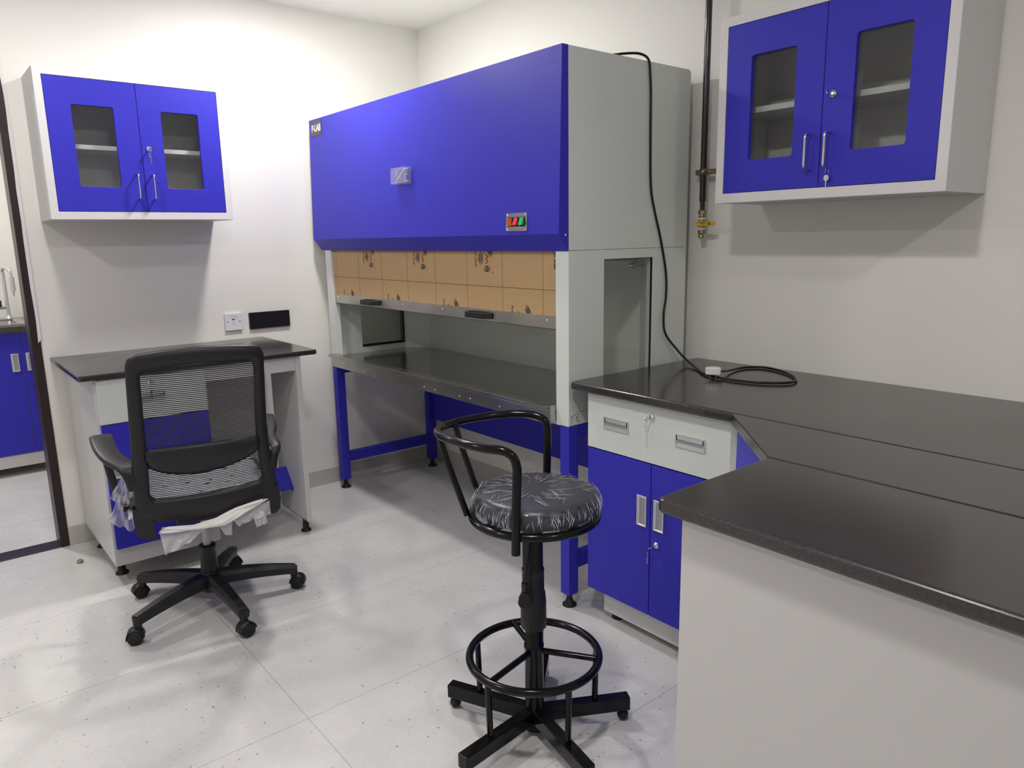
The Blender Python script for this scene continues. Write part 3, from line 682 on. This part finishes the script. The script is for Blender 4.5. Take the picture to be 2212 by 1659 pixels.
# ------------------------------------------------------------------ mesh office chair
YAW=-.183
ch=thing('office_chair','black mesh back office chair with arms facing the left desk','office chair',(-1.701,-1.029,0),YAW)
CT=WM[ch]
def CL(): return MB(CT)
TR=math.tan(.214)
def bkp(x,z,off=0):       # point on the back surface, local chair coords; curved a little around the sitter
    zz=z-.411
    curve=-.030*math.sin(PI*min(1,max(0,zz/.64)))*0.6
    return (x,-.225-TR*zz+curve*.3+(x/.22)**2*.020-.010+off,z)
outer=[(-.172,.396),(-.200,.398),(-.224,.412),(-.232,.445),(-.231,.50),(-.226,.58),(-.222,.66),(-.218,.75),(-.214,.86),(-.211,.95),(-.209,1.000),(-.200,1.024),(-.180,1.035),(-.10,1.043),(0,1.048),(.10,1.043),(.170,1.037),(.192,1.028),(.201,1.005),(.201,.94),(.200,.86),(.201,.76),(.207,.67),(.219,.59),(.233,.50),(.240,.45),(.238,.415),(.215,.402),(.186,.400)]
inner=[(-.168,.470),(-.178,.500),(-.179,.545),(-.177,.60),(-.175,.67),(-.174,.75),(-.173,.83),(-.172,.90),(-.171,.965),(-.165,.981),(-.150,.984),(-.08,.990),(0,.993),(.08,.991),(.145,.989),(.162,.985),(.168,.965),(.167,.90),(.165,.83),(.165,.76),(.167,.68),(.172,.61),(.179,.560),(.178,.535),(.165,.522),(.10,.512),(0,.508),(-.10,.512),(-.160,.524)]
def resample(P,n):
    P=[Vector((a,b,0)) for a,b in P]+[Vector((*P[0],0))]; d=[0]
    for a,b in zip(P,P[1:]): d.append(d[-1]+(b-a).length)
    out=[];j=0
    for k in range(n):
        t=d[-1]*k/n
        while d[j+1]<t: j+=1
        f=(t-d[j])/(d[j+1]-d[j]); out.append((P[j].lerp(P[j+1],f).x,P[j].lerp(P[j+1],f).y))
    return out
def angsort(P,c,n):
    # ray cast outline from centre at n angles -> matched rings
    out=[]
    for k in range(n):
        a=-PI/2+2*PI*k/n; dx,dz=math.cos(a),math.sin(a); best=None
        for (x1,z1),(x2,z2) in zip(P,P[1:]+P[:1]):
            ex,ez=x2-x1,z2-z1; den=dx*ez-dz*ex
            if abs(den)<1e-9: continue
            t=((x1-c[0])*ez-(z1-c[1])*ex)/den; u=((x1-c[0])*dz-(z1-c[1])*dx)/den
            if t>0 and -1e-6<=u<=1+1e-6 and (best is None or t>best): best=t
        out.append((c[0]+dx*best,c[1]+dz*best))
    return out
out_f=[(-.231,.50),(-.226,.58),(-.222,.66),(-.218,.75),(-.214,.86),(-.211,.95),(-.209,1.000),(-.200,1.024),(-.180,1.035),(-.10,1.043),(0,1.048),(.10,1.043),(.170,1.037),(.192,1.028),(.201,1.005),(.201,.94),(.200,.86),(.201,.76),(.207,.67),(.219,.59),(.233,.50),(.238,.465),(.18,.458),(.10,.450),(0,.442),(-.10,.444),(-.17,.448),(-.232,.452)]
inn_f=[(-.179,.560),(-.177,.60),(-.175,.67),(-.174,.75),(-.173,.83),(-.172,.90),(-.171,.965),(-.165,.981),(-.150,.984),(-.08,.990),(0,.993),(.08,.991),(.145,.989),(.162,.985),(.168,.965),(.167,.90),(.165,.83),(.165,.76),(.167,.68),(.172,.61),(.179,.565),(.178,.550),(.165,.540),(.10,.534),(0,.530),(-.10,.530),(-.160,.532),(-.176,.545)]
NA=180; cc0=(-.002,.745)
O=angsort(out_f,cc0,NA); I=angsort(inn_f,cc0,NA)
fm=CL(); rings=[]
def lerp2(a,b,t): return (a[0]+(b[0]-a[0])*t,a[1]+(b[1]-a[1])*t)
prof=[(0,0.0),(.0,.014),(.12,.022),(.5,.026),(.88,.022),(1,.014),(1,0),(1,-.006),(.5,-.010),(0,-.006)]
vs=[];fs=[]
for k in range(NA):
    for (t,h) in prof:
        x,z=lerp2(O[k],I[k],t); vs.append(bkp(x,z,-h+.010))
n=len(prof)
for k in range(NA):
    k2=(k+1)%NA
    for j in range(n): fs.append([k*n+j,k2*n+j,k2*n+(j+1)%n,k*n+(j+1)%n])
fm.add(vs,fs,True); 
# lower corner horns of the frame
for s,pp in ((-1,[(-.2365,.520),(-.235,.455),(-.229,.410),(-.205,.392),(-.174,.392),(-.176,.456)]),(1,[(.230,.52),(.240,.46),(.238,.420),(.222,.402),(.186,.402),(.192,.47)])):
    P=[bkp(x,z,-.014) for x,z in pp]; fm.prism(P,(0,.030,0))
bk=fm.build('back_frame','blackp',ch)
mm=CL(); nz=72
for k in range(nz):
    z=.528+(.990-.528)*(k+.5)/nz; segs=12; vs=[]
    for i in range(segs+1):
        x=-.181+.362*i/segs; zz=z+.010*(1-(x/.18)**2)*0-0
        p=Vector(bkp(x,zz,.004)); vs+=[p+Vector((0,-.0005,-.00165)),p+Vector((0,-.0005,.00165)),p+Vector((0,.0006,.0))]
    f=[]
    for i in range(segs):
        a=i*3
        f+=[[a,a+3,a+4,a+1],[a+1,a+4,a+5,a+2],[a+2,a+5,a+3,a]]
    mm.add(vs,f)
mm.build('mesh_back','mesh',ch)
lm=CL()
def lum(u,v):
    x=-.180+.350*u; top=.716+.003*math.sin(PI*u); 
    bot=.675-.060*(max(0,math.sin(PI*(u**.85))))**.55
    z=bot+(top-bot)*v; return bkp(x,z,-.004-.012*math.sin(PI*v)-.004*math.sin(PI*u))
lm.grid(lum,24,8); lmo=lm.build('lumbar_support','blackp',ch,solid=.005)
# seat
st=CL()
def rr_section(hx,hy,r,n=6):
    p=[]
    for (cx,cy,a0) in ((hx-r,hy-r,0),(-hx+r,hy-r,90),(-hx+r,-hy+r,180),(hx-r,-hy+r,270)):
        for k in range(n+1):
            a=math.radians(a0+90*k/n); p.append((cx+r*math.cos(a),cy+r*math.sin(a)))
    return p
def loft(b,secs,cx=0,cy=0,smooth=True,nz=0):
    m=len(secs[0][1]); vs=[];fs=[]
    for (z,s_) in secs: vs+=[(cx+x,cy+y,z) for x,y in s_]
    for i in range(len(secs)-1):
        for k in range(m): fs.append([i*m+k,i*m+(k+1)%m,(i+1)*m+(k+1)%m,(i+1)*m+k])
    b.add(vs,fs,smooth); b.add(vs,[list(range(m))[::-1],[(len(secs)-1)*m+k for k in range(m)]])
loft(st,[(.425,rr_section(.21,.20,.06)),(.432,rr_section(.235,.225,.07)),(.470,rr_section(.245,.235,.08)),(.492,rr_section(.236,.226,.08)),(.502,rr_section(.19,.18,.07)),(.505,rr_section(.10,.10,.05))],0,.045)
so=st.build('seat','vinyl',ch)
sw_=CL()
def wrapf(u,v):
    x=-.25+.50*u; y=-.195+.48*v; e=max(abs(u-.5)*2,abs(v-.5)*2)
    z=.509-.050*max(0,(e-.72)/.28)**2+.0035*math.sin(41*u+9*v+3*math.sin(13*v))+.003*math.sin(57*v+4*math.sin(21*u))+random.uniform(-.0012,.0012)
    return (x,y,z)
sw_.grid(wrapf,46,46); sw_.build('plastic_wrap','film2',ch)
un=CL().box((-.10,-.10,.375),(.10,.12,.424)).build('seat_mechanism','blackp',ch,bevel=.008)
# arms: loop from back frame forward over the side and down to the seat
for s in (-1,1):
    xo=.300 if s<0 else .256
    path=[(s*.214,-.268,.585),(s*.221,-.268,.628),(s*.234,-.250,.656),(s*(xo-.026),-.18,.676),(s*(xo-.008),-.10,.691),(s*xo,-.02,.700),(s*(xo+.004),.050,.699),(s*(xo+.006),.088,.682),(s*(xo+.004),.095,.650),(s*(xo-.004),.085,.600),(s*(xo-.016),.060,.530),(s*(xo-.036),.030,.465),(s*.215,.010,.425),(s*.17,.0,.412)]
    sp=spline(path,6); m=len(sp); a=CL(); vs=[];fs=[]
    for i,p in enumerate(sp):
        t=(sp[min(i+1,m-1)]-sp[max(i-1,0)]).normalized(); side=Vector((s,0,0)); side=(side-t*side.dot(t)).normalized(); nn_=t.cross(side)
        q=i/(m-1); w=((.026+.010*min(1,q/.3)) if s<0 else (.015+.011*min(1,max(0,q-.1)/.3))) if q<.5 else max(.013,.034-.052*(q-.5)/.2); h=.010 if q<.55 else .009
        for k in range(12):
            an=2*PI*k/12; ca,sa=math.cos(an),math.sin(an)
            vs.append(p+side*(w*math.copysign(abs(ca)**.6,ca))+nn_*(h*math.copysign(abs(sa)**.6,sa)))
    for i in range(m-1):
        for k in range(12): fs.append([i*12+k,i*12+(k+1)%12,(i+1)*12+(k+1)%12,(i+1)*12+k])
    a.add(vs,fs,True); a.add(vs,[list(range(12))[::-1],[(m-1)*12+k for k in range(12)]]); a.build('armrest','blackp',ch)
# knob/lever at left
CL().tube([(-.16,-.06,.44),(-.225,-.075,.462),(-.262,-.08,.468)],[.006,.008,.013],10).build('tilt_lever','blackp',ch)
# packing foam and torn plastic
fo=CL()
for j in range(20):
    big=j<6; ph=random.uniform(0,6); w=(j-2.5)/2.5 if big else random.uniform(-1,1); pts=[]
    for i in range(26):
        u=i/25; x=-.150+.320*u if big else -.160+.345*u
        z=.432-.012*math.sin(PI*min(1,u*1.3))+.042*max(0,u-.55)/.45
        tw=math.cos(4.2*u+.4); z+=w*(.007 if big else .013)*(abs(2*u-1)**.8 if not big else 1)*tw
        pts.append((x+.010*w,-.270+.006*math.cos(7*u+ph)-.004*w*math.sin(4.2*u),z+(.002*math.sin(19*u+ph) if not big else 0)))
    fo.tube(pts,[(.0006+.0078*max(0,math.sin(PI*(i+1)/27))**.55) if big else (.0004+.0012*math.sin(PI*i/25)) for i in range(26)],8)
fo.build('packing_foam','foam',ch)
def flap(name,poly_top,poly_bot,y0,amp,nv=10,m='film2'):
    b=CL(); nu=24
    def f(u,v):
        a=Vector((*lerp_poly(poly_top,u),0)); c=Vector((*lerp_poly(poly_bot,u),0)); p=a.lerp(c,v)
        y=y0+amp*(math.sin(17*u+5*v)+.6*math.sin(31*u-9*v))*(.3+v)-.01*v
        return (p.x,y,p.y)
    b.grid(f,nu,nv); return b.build(name,m,ch)
def lerp_poly(P,t):
    t*=len(P)-1; i=min(int(t),len(P)-2); f=t-i; return (P[i][0]+(P[i+1][0]-P[i][0])*f,P[i][1]+(P[i+1][1]-P[i][1])*f)
flap('torn_plastic',[(-.165,.425),(-.10,.425),(-.03,.420),(.0,.418)],[(-.155,.345),(-.125,.352),(-.075,.372),(-.045,.395)],-.262,.004)
flap('torn_plastic',[(.015,.420),(.065,.420)],[(.038,.372),(.060,.368)],-.262,.003)
flap('torn_plastic',[(.06,.428),(.12,.440),(.195,.465)],[(.085,.395),(.13,.408),(.195,.415)],-.260,.004)
flap('torn_plastic',[(.135,.425),(.175,.430)],[(.142,.378),(.182,.388)],-.262,.002)
flap('torn_plastic',[(-.225,.475),(-.25,.500),(-.270,.520),(-.290,.470)],[(-.225,.385),(-.245,.380),(-.280,.405),(-.315,.430)],-.07,.010,14)
flap('torn_plastic',[(-.225,.560),(-.245,.575),(-.265,.560)],[(-.225,.47),(-.262,.480),(-.300,.500)],-.05,.008,14)
# gas lift and base
CL().cyl((0,0,.247),(0,0,.40),.0145,n=24).build('gas_lift','liftgrey',ch)
CL().lathe([(.024,.085),(.034,.10),(.032,.15),(.0275,.228),(.030,.236),(.030,.246),(.018,.247)],n=32).build('lift_cover','blackd',ch)
CL().lathe([(.020,.058),(.034,.064),(.040,.085),(.042,.125),(.034,.140)],n=28).build('base_hub','blackd',ch)
for k in range(5):
    an=math.radians(56.5+72*k)-YAW; d=Vector((math.cos(an),math.sin(an),0)); s_=Vector((-d.y,d.x,0)); b=CL(); vs=[];fs=[]; N=10
    for i in range(N+1):
        t=i/N; r=.025+.288*t; zt=.137-.036*t**1.7; hh=.054-.018*t; w=.030-.010*t
        for (a,c) in ((-1,-1),(-1,.3),(-.62,1),(.62,1),(1,.3),(1,-1)):
            zz=zt-hh*(1-c)/2; vs.append(d*r+s_*w*a*(1 if c>-1 else .8)+Vector((0,0,zz)))
    n=6
    for i in range(N):
        for j in range(n): fs.append([i*n+j,i*n+(j+1)%n,(i+1)*n+(j+1)%n,(i+1)*n+j])
    b.add(vs,fs); b.add(vs,[list(range(n))[::-1],[N*n+j for j in range(n)]])
    b.cyl(d*.306+Vector((0,0,.052)),d*.306+Vector((0,0,.094)),.0145)
    lg=b.build('base_leg','blackd',ch,bevel=.002)
    c=CL(); sw2=an+[.5,-.6,.9,.2,1.2][k]; ax=Vector((math.cos(sw2),math.sin(sw2),0)); ctr=d*.318+Vector((0,0,.0262))
    A=Matrix(((ax.x,ax.y,0),(0,0,1),(ax.y,-ax.x,0))).transposed()
    Mx=Matrix(((0,0,ax.x),(0,0,ax.y),(0,0,0))); zc=Vector((0,0,1)); xx_=ax.cross(zc)
    A3=Matrix((xx_,zc,ax)).transposed()
    for o_ in (-.013,.013): c.lathe([(.010,-.009),(.023,-.009),(.026,-.005),(.026,.005),(.023,.009),(.010,.009)],ctr+ax*o_,A3,n=24)
    c.build('caster_wheel','rubber',lg)
    hd=CL(); vs=[];fs=[]; 
    for i in range(13):
        a=PI*(-.05+1.05*i/12); 
        for w in (-.021,.021): vs.append(ctr+ax*w+xx_*(.0285*math.cos(a))+zc*(.0285*math.sin(a)))
    for i in range(12): fs.append([2*i,2*i+1,2*i+3,2*i+2])
    hd.add(vs,fs,True); hd.build('caster_hood','blackp',lg,solid=.003)
# ------------------------------------------------------------------ black stool
SX,SY=-1.253,-2.397
stl=thing('bar_stool','tall black lab stool with plastic wrapped round seat and foot ring','stool',(SX,SY,0))
STM=WM[stl]
def SL(): return MB(STM)
for k in range(5):
    an=math.radians(42.5+72*k); d=Vector((math.cos(an),math.sin(an),0)); s_=Vector((-d.y,d.x,0))
    b=SL(); w=.0165
    b.prism([d*.020+s_*w+Vector((0,0,.036)),d*.275+s_*w+Vector((0,0,.036)),d*.275-s_*w+Vector((0,0,.036)),d*.020-s_*w+Vector((0,0,.036))],(0,0,.040))
    lg=b.build('leg','black',stl,bevel=.002)
    q=SL(); q.sphere(d*.258+Vector((0,0,.0165)),.0165); q.cyl(d*.258+Vector((0,0,.028)),d*.258+Vector((0,0,.036)),.008); q.build('ball_foot','rubber',lg)
    if k!=0 or True:
        SL().cyl(d*.174+Vector((0,0,.076)),d*.178+Vector((0,0,.232)),.0085,n=12).build('ring_post','black',stl)
SL().tube([(.178*math.cos(2*PI*i/64),.178*math.sin(2*PI*i/64),.237) for i in range(64)],.0112,14,closed=True).build('foot_ring','black',stl)
for a0 in (190,-52,70):
    an=math.radians(a0); SL().tube([(.020*math.cos(an),.020*math.sin(an),.250),(.170*math.cos(an),.170*math.sin(an),.243)],.0085,12).build('ring_spoke','black',stl)
SL().lathe([(.029,.012),(.031,.020),(.0262,.034),(.0262,.258),(.0275,.260),(.0275,.268),(.0235,.270),(.0235,.33)],n=32).build('lower_column','black',stl)
SL().lathe([(.0300,.318),(.0355,.324),(.0350,.40),(.0325,.425),(.0300,.428),(.0300,.488),(.0310,.491),(.0275,.494),(.0272,.64)],n=32).build('upper_column','blackp',stl)
b=SL(); cdir=Vector((-.635,-.773,0)); rdir=Vector((.773,-.635,0))
p0=cdir*.030+rdir*(-.006)+Vector((0,0,.636)); p1=cdir*.052+rdir*(-.024)+Vector((0,0,.475)); 
b.tube([p0,p1],.0052,10); b.tube([p1,p1+Vector((0,0,-.022))],[.0085,.0085],12)
lv=b.build('height_lever','lever',stl)
b=SL(); hc=p1+Vector((0,0,-.050)); AA=frame(hc,rdir,Vector((0,0,1)),-cdir*-1)
q=MB(STM@AA); q.prism([(x,y,-.008) for x,y in [(-.016,.008),(-.008,.024),(.008,.024),(.018,.008),(.019,-.006),(.013,-.019),(0,-.022),(-.013,-.019),(-.018,-.008)]],(0,0,.016)); q.build('lever_paddle','rubber',lv,bevel=.005,seg=3)
off=rdir*.006
SL().tube([off+Vector((.166*math.cos(2*PI*i/64),.166*math.sin(2*PI*i/64),.648)) for i in range(64)],.0112,14,closed=True).build('seat_ring','black',stl)
b=SL(); b.box((-.16,-.016,.640),(.16,.016,.652)).box((-.016,-.16,.640),(.016,.16,.652)); b.build('seat_bracket','black',stl)
offc=rdir*.012
b=SL(); b.lathe([(.135,.656),(.156,.660),(.164,.675),(.165,.690),(.158,.706),(.140,.714),(.08,.718),(.001,.719)],offc,n=48); b.build('seat_cushion','vinyl',stl)
# crinkled film over the cushion
b=SL(); prof=[(.001,.7215),(.03,.7215),(.06,.721),(.09,.7203),(.115,.719),(.135,.7165),(.150,.7125),(.160,.706),(.167,.697),(.1705,.685),(.171,.674),(.169,.664),(.164,.657),(.150,.654)]
n=150
rnd=[random.uniform(-1,1) for _ in range(n)]
def film_pt(i,j):
    r,z=prof[j]; a=2*PI*i/n; e=min(1,r/.165)
    k=(.0016*math.sin(a*23+j*.5)+.0013*math.sin(a*41+1.7*j)+.0012*rnd[i%n]+.0011*math.sin(a*9-j))*(e**2 if j>6 else e*.45)
    r2_=r+(k*1.6 if j>6 else 0); z2=z+(k if j<=8 else k*.3)
    return offc+Vector((r2_*math.cos(a),r2_*math.sin(a),z2))
vs=[film_pt(i,j) for i in range(n) for j in range(len(prof))]; mpf=len(prof)
fs=[[i*mpf+j,((i+1)%n)*mpf+j,((i+1)%n)*mpf+j+1,i*mpf+j+1] for i in range(n) for j in range(mpf-1)]
b.add(vs,fs,True); b.build('plastic_film','film',stl)
# raised creases of the film catch the light
b=SL()
for q in range(230):
    a=random.uniform(0,2*PI); side=random.random()<.62; pts=[]
    if side:
        z0=random.uniform(.662,.690); ln=random.uniform(.012,.035); da=random.uniform(-.06,.06)
        for i in range(5):
            t=i/4; zz=z0+ln*t; r=.1722 if zz<.69 else .1722-(zz-.69)**1*.45; zz=min(zz,.7165)
            pts.append(offc+Vector((r*math.cos(a+da*t),r*math.sin(a+da*t),zz)))
        rr=[.0002,.0006,.0008,.0006,.0002]
    else:
        r0=random.uniform(.03,.135); ln=random.uniform(.015,.06); sk=random.uniform(-.9,.9); p=Vector((r0*math.cos(a),r0*math.sin(a),0)); dv=Vector((math.cos(a+sk),math.sin(a+sk),0))
        for i in range(5):
            w=p+dv*ln*(i/4)*min(1,(.148-r0)/ln if ln>.148-r0 else 1); r=w.length; zz=.7222-.0050*max(0,(r-.09)/.06)**2
            pts.append(offc+Vector((w.x,w.y,zz)))
        rr=[.0002,.0004,.0006,.0004,.0002]
    b.tube(pts,rr,5)
M['crease']=mat('film_crease',(.55,.57,.62),.12,spec=1)
b.build('film_creases','crease',stl)
# hooped back rail
bd=Vector((math.cos(math.radians(126)),math.sin(math.radians(126)),0)); ld=Vector((math.cos(math.radians(216)),math.sin(math.radians(216)),0))
hp=[]
def P3(bv,lv_,z): return off+bd*bv+ld*lv_+Vector((0,0,z))
ctrl=[P3(.006,.182,.610),P3(.004,.182,.70),P3(.000,.182,.80),P3(.000,.183,.835),P3(.010,.184,.859),P3(.035,.185,.872),P3(.075,.184,.874),P3(.12,.170,.876),P3(.175,.135,.876),P3(.225,.085,.872),P3(.252,.030,.870),P3(.252,-.030,.868),P3(.225,-.090,.868),P3(.175,-.140,.870),P3(.12,-.172,.872),P3(.075,-.184,.872),P3(.035,-.186,.868),P3(.010,-.184,.855),P3(.002,-.183,.832),P3(.002,-.182,.79),P3(.004,-.182,.70),P3(.006,-.182,.610)]
SL().tube(spline(ctrl,6),.0112,14).build('back_rail','black',stl)
for s in (1,-1):
    SL().tube([P3(.238,.062*s,.868),P3(.218,.061*s,.80),P3(.168,.060*s,.652)],.0088,12).build('back_support','black',stl)
# ------------------------------------------------------------------ next room
nb=thing('base_cabinet','base cabinet with blue doors seen through the doorway','base cabinet',(-2.4,1.7,0))
NT=frame((0,1.42,0),(1,0,0),(0,0,1),(0,-1,0)); NT2=NT@Matrix.Translation((0,0,.0165))
MB().box((-3.1,1.4205,.13),(-1.62,2.04,.868)).build('carcass','grey',nb)
MB(NT).box((-3.1,.055,-.02),(-1.62,.128,.002)).build('plinth','board',nb)
edges=[-3.08,-2.61,-2.335,-2.115-.0,-1.64]
edges=[-2.975,-2.475,-1.962,-1.64]
for a,bq in zip(edges,edges[1:]):
    dd_=MB(NT).box((a+.002,.135,0),(bq-.002,.862,.0165)).build('door','blue',nb,bevel=.0015)
    if a==-2.475: recess_pull(NT2,-2.020,.635,-1.982,.742,dd_,True)
    if a==-1.962: recess_pull(NT2,-1.945,.635,-1.903,.742,dd_,True); lock(NT2,-1.902,.500,dd_,False)
    if a==-2.975: recess_pull(NT2,-2.92,.635,-2.88,.742,dd_,True)
for x in (-3.0,-2.3,-1.7):
    b=MB(); foot(b,x,1.5,.06,.024); b.box((x-.012,1.488,.05),(x+.012,1.512,.13)); b.build('foot','rubber',nb)
sw3=MB(); slab_mesh(sw3,[(-3.15,1.385),(-1.58,1.385),(-1.58,2.049),(-3.15,2.049)],.905,.035)
tag(sw3.build('sink_worktop','granite',origin=(-2.4,1.7,.87),bevel=.006,seg=3),'dark granite worktop with the tap in the next room','worktop')
sk=thing('steel_sink','steel sink rim on the worktop in the next room','sink',(-2.2,1.6,.905))
MB(frame((0,0,.9052),(1,0,0),(0,1,0),(0,0,1))).ring((-2.55,1.46,-1.90,1.92),(-2.50,1.50,-1.95,1.86),.03,.0003,.006,5).build('rim','steel',sk)
tp=thing('swan_neck_tap','chrome swan neck lab tap standing on the sink worktop','tap',(-1.955,1.88,.911))
b=MB(); tx,ty=-1.955,1.885
b.lathe([(.022,0),(.022,.008),(.013,.012),(.013,.03)],(tx,ty,.912)); b.cyl((tx,ty,.92),(tx,ty,1.20),.0105)
b.build('riser','alu',tp)
MB().tube(spline([(tx,ty,1.195),(tx,ty-.01,1.225),(tx+.012,ty-.05,1.235),(tx+.03,ty-.085,1.215),(tx+.034,ty-.09,1.17)],6),.009).build('spout','alu',tp)
MB().cyl((tx+.034,ty-.09,1.175),(tx+.034,ty-.09,1.09),.0145).cyl((tx+.034,ty-.09,1.09),(tx+.034,ty-.09,1.055),.007,.004).build('nozzle','alu',tp)
MB().cyl((tx-.01,ty,.985),(tx-.09,ty-.02,.985),.011).build('side_outlet','chrome',tp)
MB().cyl((tx-.05,ty-.012,.995),(tx-.05,ty-.012,1.03),.020).build('tap_handle','bplate',tp)
# ------------------------------------------------------------------ render look
w=bpy.data.worlds.new('world'); SC.world=w; w.use_nodes=True; w.node_tree.nodes['Background'].inputs[0].default_value=(.5,.5,.5,1); w.node_tree.nodes['Background'].inputs[1].default_value=.02
vs_=SC.view_settings; vs_.view_transform='Standard'; vs_.look='None'; vs_.exposure=.12; vs_.gamma=1; vs_.use_curve_mapping=False
